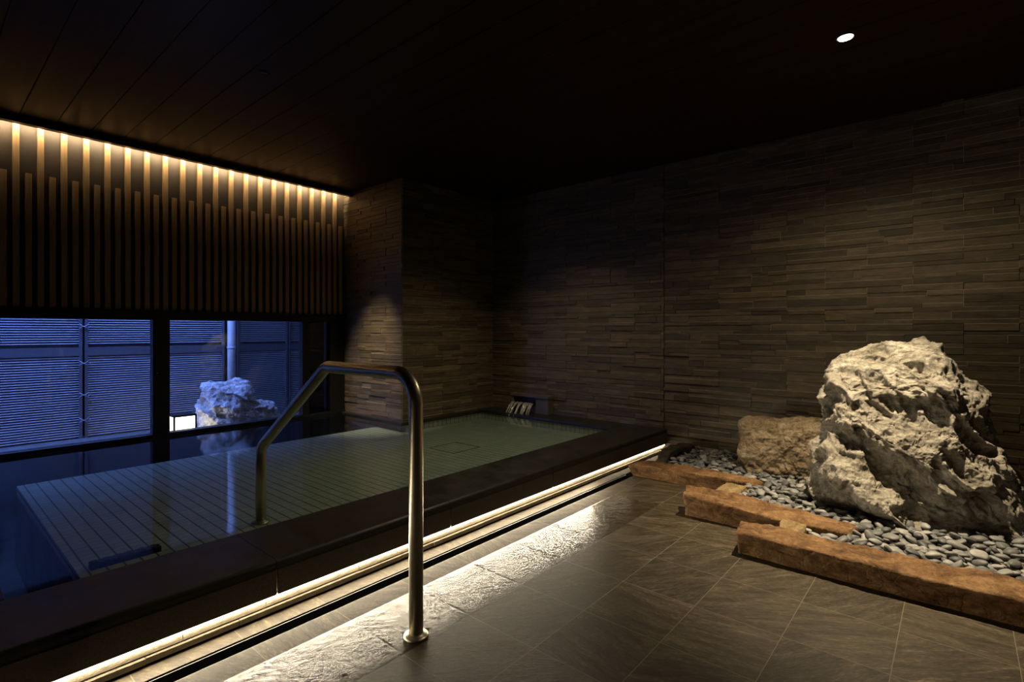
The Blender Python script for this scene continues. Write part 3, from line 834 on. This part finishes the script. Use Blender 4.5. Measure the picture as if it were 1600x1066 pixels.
tall_out = [(1308, 583), (1316, 566), (1333, 557), (1362, 543), (1390, 533), (1408, 533), (1426, 528), (1451, 533), (1466, 545), (1476, 558), (1492, 575), (1508, 594),
            (1515, 606), (1519, 622), (1521, 650), (1524, 682), (1532, 705), (1541, 722), (1551, 742), (1558, 760), (1567, 786), (1577, 812), (1580, 850), (1500, 868),
            (1420, 860), (1360, 852), (1300, 842), (1268, 836), (1271, 800), (1277, 775), (1284, 752), (1290, 725), (1294, 700), (1300, 668), (1305, 632), (1307, 605)]
o = make_rock('standing_rock', tall_out, (1425, 700), 2.86, 0.36, 0.34, M_ROCK, tall_shape, nt=460, nr=250, amps=(0.024, 0.016, 0.009), seed=3.1, facet=0.02)
tag(o, 'tall pale craggy rock standing in the pebbles under the downlight', 'rock')

def low_shape(u, w, d, prof):
    return d * (0.9 + 0.25 * ss(-0.62, -0.45, w)) + 0.02 * math.sin(u * 14) * prof
low_out = [(1162, 668), (1172, 657), (1195, 654), (1222, 659), (1240, 651), (1262, 651), (1288, 657), (1302, 672), (1306, 700), (1300, 730), (1300, 756), (1230, 766), (1165, 756), (1161, 735), (1162, 700)]
o = make_rock('low_rock', low_out, (1232, 702), 3.6, 0.2, 0.13, M_ROCK2, low_shape, nt=240, nr=110, amps=(0.03, 0.016, 0.005), seed=8.2)
tag(o, 'low squat brown rock beside the tall rock near the wall', 'rock')

# ------------------------------------------------------------------ kerb stones round the pebble bed
def kerb(name, pts_front, pts_back, h_front, h_back, material, label, cat, seed, zb=0.0, rough=0.016, nseg=60, chamf=0.009, under=0.03):
    """a long split stone: plan runs between a front line and a back line; heights along it; rough faces."""
    def lerp_line(P, t):
        n = len(P) - 1; k = min(int(t * n), n - 1); f = t * n - k
        return Vector(P[k]).lerp(Vector(P[k + 1]), f)
    prof_n = 40
    V = []; Fs = []
    for i in range(nseg + 1):
        t = i / nseg
        a = lerp_line([(p[0], p[1], 0) for p in pts_front], t); b = lerp_line([(p[0], p[1], 0) for p in pts_back], t)
        hf = np.interp(t, np.linspace(0, 1, len(h_front)), h_front); hb = np.interp(t, np.linspace(0, 1, len(h_back)), h_back)
        ring = []
        # rectangle with chamfers in (across, z), resampled
        w = 1.0
        c = chamf / max(0.05, (b - a).length)
        rect = [(under / max(0.05, (b - a).length), zb - 0.01), (-0.0, hf - chamf), (c, hf), (1 - c, hb), (1.0, hb - chamf), (1.0, zb - 0.01)]
        # resample
        Ls = [0]
        for k in range(len(rect) - 1): Ls.append(Ls[-1] + math.hypot((rect[k + 1][0] - rect[k][0]) * (b - a).length, rect[k + 1][1] - rect[k][1]))
        for k in range(prof_n):
            q = Ls[-1] * k / (prof_n - 1)
            x = np.interp(q, Ls, [r[0] for r in rect]); z = np.interp(q, Ls, [r[1] for r in rect])
            p = a.lerp(b, x); p.z = z; V.append(p)
    for i in range(nseg):
        for k in range(prof_n - 1):
            a = i * prof_n + k; Fs.append((a, a + 1, a + prof_n + 1, a + prof_n))
        Fs.append((i * prof_n + prof_n - 1, i * prof_n, (i + 1) * prof_n, (i + 1) * prof_n + prof_n - 1))
    # end caps as fans
    for e in (0, nseg):
        c = sum((V[e * prof_n + k] for k in range(prof_n)), Vector()) / prof_n; V.append(c); ci = len(V) - 1
        for k in range(prof_n): Fs.append((ci, e * prof_n + k, e * prof_n + (k + 1) % prof_n))
    me = bpy.data.meshes.new(name)
    org = sum(V, Vector()) / len(V); org.z = 0
    me.from_pydata([tuple(v - org) for v in V], [], Fs)
    bm = bmesh.new(); bm.from_mesh(me)
    bmesh.ops.recalc_face_normals(bm, faces=bm.faces)
    bm.normal_update(); so = Vector((seed, -seed, seed * 2))
    for v in bm.verts:
        p = v.co + so
        if v.co.z < 0.004: k = 0.15
        else: k = 1.0
        d = noise.fractal(Vector((p.x * 9, p.y * 5, p.z * 14)), 1.0, 2.1, 4) * rough + noise.fractal(p * 40, 1.0, 2.1, 3) * rough * 0.25
        n = v.normal.copy()
        v.co += n * d * k
    bm.normal_update()
    for f in bm.faces: f.smooth = True
    bm.to_mesh(me); bm.free(); me.materials.append(material)
    o = bpy.data.objects.new(name, me); C.objects.link(o); o.location = org
    tag(o, label, cat, None)
    return o
KB = [
 ('kerb_stone', [(3.40, 1.80), (3.41, 1.53), (3.39, 1.22), (3.42, 0.97)], [(3.53, 1.72), (3.53, 1.45), (3.56, 1.15), (3.50, 0.93)], (0.085, 0.105, 0.11, 0.1), (0.10, 0.11, 0.11, 0.1), M_KERB,
  'rust-brown kerb stone at the far end beside the bath fascia', 'kerb stone', 1.0),
 ('kerb_stone', [(2.86, 1.17), (2.855, 0.9), (2.85, 0.62), (2.87, 0.40)], [(3.0, 1.21), (3.08, 0.90), (3.05, 0.65), (3.02, 0.36)], (0.13, 0.115, 0.105, 0.1), (0.135, 0.125, 0.115, 0.1), M_KERB,
  'rust-brown kerb stone in the middle of the stepped three', 'kerb stone', 2.0),
 ('kerb_stone', [(2.53, 0.785), (2.525, 0.45), (2.53, 0.1), (2.545, -0.3), (2.56, -0.95)], [(2.66, 0.80), (2.70, 0.45), (2.71, 0.1), (2.735, -0.3), (2.75, -0.95)], (0.108, 0.112, 0.108, 0.105, 0.1), (0.118, 0.122, 0.115, 0.11, 0.1), M_KERB,
  'long rust-brown kerb stone nearest the open floor', 'kerb stone', 3.0),
 ('kerb_stone', [(3.58, 1.69), (3.76, 1.73), (3.92, 1.735), (4.27, 1.74)], [(3.6, 1.62), (3.78, 1.64), (3.94, 1.65), (4.27, 1.66)], (0.09, 0.14, 0.145, 0.1), (0.09, 0.135, 0.14, 0.1), M_KERB_DARK,
  'dark kerb stone closing the pebble bed against the bath', 'kerb stone', 4.0),
 ('packing_stone', [(3.12, 1.12), (3.12, 1.02)], [(3.36, 1.10), (3.36, 0.97)], (0.08, 0.09), (0.1, 0.1), M_KERB_TAN,
  'small tan packing stone between the far and middle kerbs', 'stone', 5.0),
 ('packing_stone', [(2.735, 0.66), (2.735, 0.57)], [(2.845, 0.66), (2.845, 0.56)], (0.1, 0.1), (0.11, 0.105), M_KERB_TAN,
  'small tan packing stone between the middle and near kerbs', 'stone', 6.0),
]
for (nm, fr_, bk_, hf_, hb_, mm, lb, ct, sd) in KB:
    ln = (Vector((*fr_[0], 0)) - Vector((*fr_[-1], 0))).length
    kerb(nm, fr_, bk_, hf_, hb_, mm, lb, ct, sd, nseg=max(12, int(ln * 70)))

# ------------------------------------------------------------------ pebble bed
BED = [(3.5, 1.66), (3.52, 1.0), (3.3, 0.98), (3.05, 1.1), (3.03, 0.58), (2.86, 0.55), (2.7, 0.78), (2.72, -1.0), (4.27, -1.0), (4.27, 1.66)]
def inside(p, poly):
    c = False; n = len(poly)
    for i in range(n):
        (x1, y1), (x2, y2) = poly[i], poly[(i + 1) % n]
        if (y1 > p[1]) != (y2 > p[1]) and p[0] < (x2 - x1) * (p[1] - y1) / (y2 - y1) + x1: c = not c
    return c
m = MB(); m.add([(x, y, 0.05) for x, y in BED], [tuple(range(len(BED)))])
m.add([(x, y, 0.0) for x, y in BED], [tuple(range(len(BED)))])
n = len(BED); m.add([(x, y, 0.05) for x, y in BED] + [(x, y, 0.0) for x, y in BED], [(i, (i + 1) % n, n + (i + 1) % n, n + i) for i in range(n)])
sb = m.build('garden_soil', M_SOIL); tag(sb, 'dark soil under the pebbles around the two rocks', 'soil', kind='stuff')

def pebble_mesh(k):
    bm = bmesh.new(); bmesh.ops.create_icosphere(bm, subdivisions=3, radius=1.0)
    rp = random.Random(100 + k); ax = (0.034 * rp.uniform(0.85, 1.15), 0.023 * rp.uniform(0.85, 1.2), 0.0135 * rp.uniform(0.85, 1.2))
    so = Vector((k * 3.3, k * 1.1, 0))
    for v in bm.verts:
        f = 1 + 0.16 * noise.noise(v.co * 1.1 + so)
        v.co = Vector((v.co.x * ax[0] * (1 + 0.14 * v.co.y * rp.choice((0.9, 1.1))), v.co.y * ax[1], v.co.z * ax[2])) * f
    for f in bm.faces: f.smooth = True
    me = bpy.data.meshes.new('pebble'); bm.to_mesh(me); bm.free(); me.materials.append(M_PEB); return me
PM = [pebble_mesh(k) for k in range(7)]
# footprints of the rocks
def foot(p):
    # tall rock
    d = Vector((p[0] - 3.66, p[1] - 0.2))
    c, s_ = math.cos(AL - 0.15), math.sin(AL - 0.15)
    a = d.x * c + d.y * s_; b = d.x * s_ - d.y * c
    if (a / 0.31) ** 2 + (b / 0.53) ** 2 < 1: return True
    d = Vector((p[0] - 4.08, p[1] - 0.93)); 
    return (d.x / 0.17) ** 2 + (d.y / 0.30) ** 2 < 1
rp = random.Random(12)
cells = {}; items = []
def try_put(layer, tries, mind, zc):
    for _ in range(tries):
        x, y = rp.uniform(2.66, 4.25), rp.uniform(-0.95, 1.62)
        if not inside((x, y), BED) or foot((x, y)): continue
        gx_, gy_ = int(x / 0.05), int(y / 0.05); ok = True
        for i in range(-1, 2):
            for j in range(-1, 2):
                for (qx, qy, ql) in cells.get((gx_ + i, gy_ + j), ()):
                    if ql == layer and (qx - x) ** 2 + (qy - y) ** 2 < mind * mind: ok = False; break
                if not ok: break
            if not ok: break
        if not ok: continue
        cells.setdefault((gx_, gy_), []).append((x, y, layer))
        s_ = rp.uniform(0.62, 1.0)
        items.append((x, y, zc + rp.uniform(-0.006, 0.01), s_, rp.uniform(0, math.pi * 2), rp.gauss(0, 0.28), rp.gauss(0, 0.28), rp.randrange(7)))
try_put(0, 34000, 0.035, 0.061)
try_put(1, 9000, 0.05, 0.081)
def vis_size(it):
    p = Vector(it[:3]); d = p.dot(FWD)
    if d < 0.3: return 0
    x = PX0 + F_PX * p.dot(RIGHT) / d; y = PY0 - F_PX * (p.z - CAM_H) / d
    if not (5 < x < 1595 and 5 < y < 1060): return 0
    # hidden behind the tall rock
    if d > 2.75 and 1285 < x < 1555 and y < 805: return 0
    if d > 3.75 and 1168 < x < 1300 and y < 748: return 0
    return it[3] / d + (0.08 if it[2] > 0.072 else 0)
items.sort(key=vis_size, reverse=True)
top = [it for it in items[:296]]
for (x, y, z, s_, a, b, c, k) in top:
    o = bpy.data.objects.new('pebble', PM[k]); C.objects.link(o)
    o.location = (x, y, z); o.rotation_euler = (b, c, a); o.scale = (s_, s_, s_)
    tag(o, 'smooth grey river pebble lying in the bed in front of the rocks', 'pebble', 'loose river pebbles around the rocks')
m = MB()
for (x, y, z, s_, a, b, c, k) in items[296:]:
    from mathutils import Euler
    T = Matrix.Translation((x, y, z)) @ Euler((b, c, a)).to_matrix().to_4x4() @ Matrix.Scale(s_, 4)
    me = PM[k]
    m.add([T @ v.co for v in me.vertices], [tuple(p.vertices) for p in me.polygons], 0, True)
ps = m.build('pebbles', M_PEB); tag(ps, 'mass of smaller dark grey pebbles filling the bed to the wall', 'pebbles', kind='stuff')
print('pebbles', len(items))

# ------------------------------------------------------------------ garden beyond the window
m = MB(); m.box(-2.5, 6, 5.2, 9.5, -0.1, 0.03)
struct(m.build('garden_ground', M_GROUND), 'dark gravel ground of the night garden', 'ground')
YFN = 6.3
def fence_panel(xa, xb, label):
    t = thing('fence_panel', label, 'fence panel', ((xa + xb) / 2, YFN, 0.03), 'louvred fence panels beyond the window')
    og_ = ((xa + xb) / 2, YFN, 0.03)
    mb = MB(); z = 0.04
    while z < 1.75:
        if not (0.80 < z < 0.90):
            # a tilted louvre
            mb.prism([(YFN, z + 0.009), (YFN + 0.0012, z + 0.0105), (YFN + 0.016, z + 0.0165), (YFN + 0.016, z + 0.0145)], 'x', xa + 0.012, xb - 0.012)
        z += 0.0225
    mb.build('louvres', M_FENCE, t, origin=og_)
    mb = MB(); mb.box(xa + 0.012, xb - 0.012, YFN - 0.004, YFN + 0.014, 0.812, 0.893); mb.build('middle_rail', M_FENCE_D, t, origin=og_)
    for x in (xa, xb):
        mb = MB(); mb.box(x - 0.012, x + 0.012, YFN - 0.006, YFN + 0.024, 0.03, 1.78); mb.build('post', M_FENCE_D, t, origin=og_)
    mb = MB(); mb.box(xa + 0.012, xb - 0.012, YFN + 0.03, YFN + 0.036, 0.03, 1.78); mb.build('back_sheet', M_FENCE_D, t, origin=og_)
    return t
fence_panel(-0.12, 1.062, 'louvred fence panel at the far left, beyond the first window pane')
fence_panel(1.104, 2.318, 'louvred fence panel behind the lantern, between the wire ties and the pipe')
fence_panel(2.485, 3.05, 'louvred fence panel behind the right part of the garden rock')
fence_panel(3.085, 4.2, 'louvred fence panel furthest to the right behind the dark window stile')
dp = thing('downpipe', 'pale vertical pipe standing in front of the louvred fence', 'pipe', (2.385, 6.24, 0.03))
m = MB(); m.tube([(2.385, 6.24, 0.03), (2.385, 6.24, 1.8)], 0.042, 24); m.build('pipe', M_PIPE, dp, origin=(2.385, 6.24, 0.03))
for z in (0.35, 0.86, 1.3):
    m = MB(); m.lathe([(0.043, -0.012), (0.047, -0.012), (0.047, 0.012), (0.043, 0.012)], (2.385, 6.24, z)); m.box(2.379, 2.391, 6.28, 6.335, z - 0.008, z + 0.008); m.build('bracket', M_PIPE, dp, origin=(2.385, 6.24, 0.03))
M_WIRE = simple('tie_wire', (0.3, 0.32, 0.38), 0.4, 0.6)
for i, z in enumerate((0.2, 0.44, 0.74, 1.09)):
    m = MB(); x = 1.083; y = YFN - 0.012
    m.tube([(x - 0.035, y, z - 0.02), (x - 0.012, y - 0.008, z), (x + 0.014, y - 0.008, z + 0.005), (x + 0.04, y, z + 0.03)], 0.0032, 8)
    m.tube([(x - 0.033, y, z + 0.025), (x, y - 0.01, z - 0.002), (x + 0.035, y, z - 0.018), (x + 0.05, y - 0.004, z + 0.006)], 0.0032, 8)
    w = m.build('wire_tie', M_WIRE, origin=(x, y, z))
    tag(w, ['lowest twisted wire tie joining the two left fence panels', 'second wire tie from the bottom joining the left fence panels', 'third wire tie from the bottom joining the left fence panels', 'topmost wire tie joining the left fence panels near the window head'][i], 'wire tie', 'wire ties on the fence')
m = MB(); m.box(-2.5, 4.2, 6.45, 6.55, -0.1, 1.95); struct(m.build('wall_boundary', M_RENDER), 'dark boundary wall behind the louvred fence', 'wall')
# unseen wall and slab added to keep sky light off the garden's right end
m = MB(); m.box(4.25, 4.4, 5.2, 9.4, -0.1, 3.6); struct(m.build('wall_shade_side', M_RENDER), 'unseen dark wall added to block the sky at the far garden end', 'wall')

m = MB(); m.box(2.5, 4.4, 5.45, 6.6, 2.0, 2.15); struct(m.build('wall_shade_slab', M_RENDER), 'unseen slab added to shade the far end of the garden', 'shade slab')  # unseen slab, added only to darken the right of the fence
# garden rock and lantern
def g_shape(u, w, d, prof):
    s = w + 0.5 * u + 0.08 * noise.noise(Vector((u * 5, w * 5, 2)))
    t = (s + 1) / 0.17; f = t - math.floor(t)
    return d + 0.07 * ss(0.0, 0.2, f) * (1 - f) * prof
g_out = [(312, 634), (317, 618), (324, 597), (333, 591), (350, 592), (362, 595), (368, 590), (378, 591), (388, 596), (394, 607), (393, 622), (398, 625), (412, 629), (426, 636), (430, 652), (430, 685), (380, 700), (322, 700), (316, 680), (318, 655)]
o = make_rock('garden_rock', g_out, (366, 645), 5.35, 0.26, 0.22, M_ROCK3, g_shape, nt=240, nr=110, amps=(0.03, 0.012, 0.005), seed=5.5, facet=0.02)
tag(o, 'pale blue-lit rock in the garden beside the lantern', 'rock')
lx, ly, lz = 1.665, 5.5, 0.03
lt = thing('garden_lantern', 'glowing white box lantern on the garden ground beside the rock', 'lantern', (lx, ly, lz))
ol = (lx, ly, lz); a = 0.088
m = MB(); m.box(lx - a + 0.004, lx + a - 0.004, ly - a + 0.004, ly + a - 0.004, lz + 0.02, lz + 0.225); m.build('diffuser', emit('lantern_glow', (1, 0.9, 0.7), 6), lt, origin=ol)
m = MB()
for sx in (-1, 1):
    for sy in (-1, 1):
        m.box(lx + sx * a - 0.007, lx + sx * a + 0.007, ly + sy * a - 0.007, ly + sy * a + 0.007, lz, lz + 0.24)
m.build('corner_posts', M_BLACK, lt, origin=ol)
m = MB(); m.box(lx - a - 0.006, lx + a + 0.006, ly - a - 0.006, ly + a + 0.006, lz + 0.226, lz + 0.245); m.build('cap', M_BLACK, lt, origin=ol, bevel=0.002)
m = MB(); m.box(lx - a - 0.004, lx + a + 0.004, ly - a - 0.004, ly + a + 0.004, lz, lz + 0.02); m.build('base', M_BLACK, lt, origin=ol)
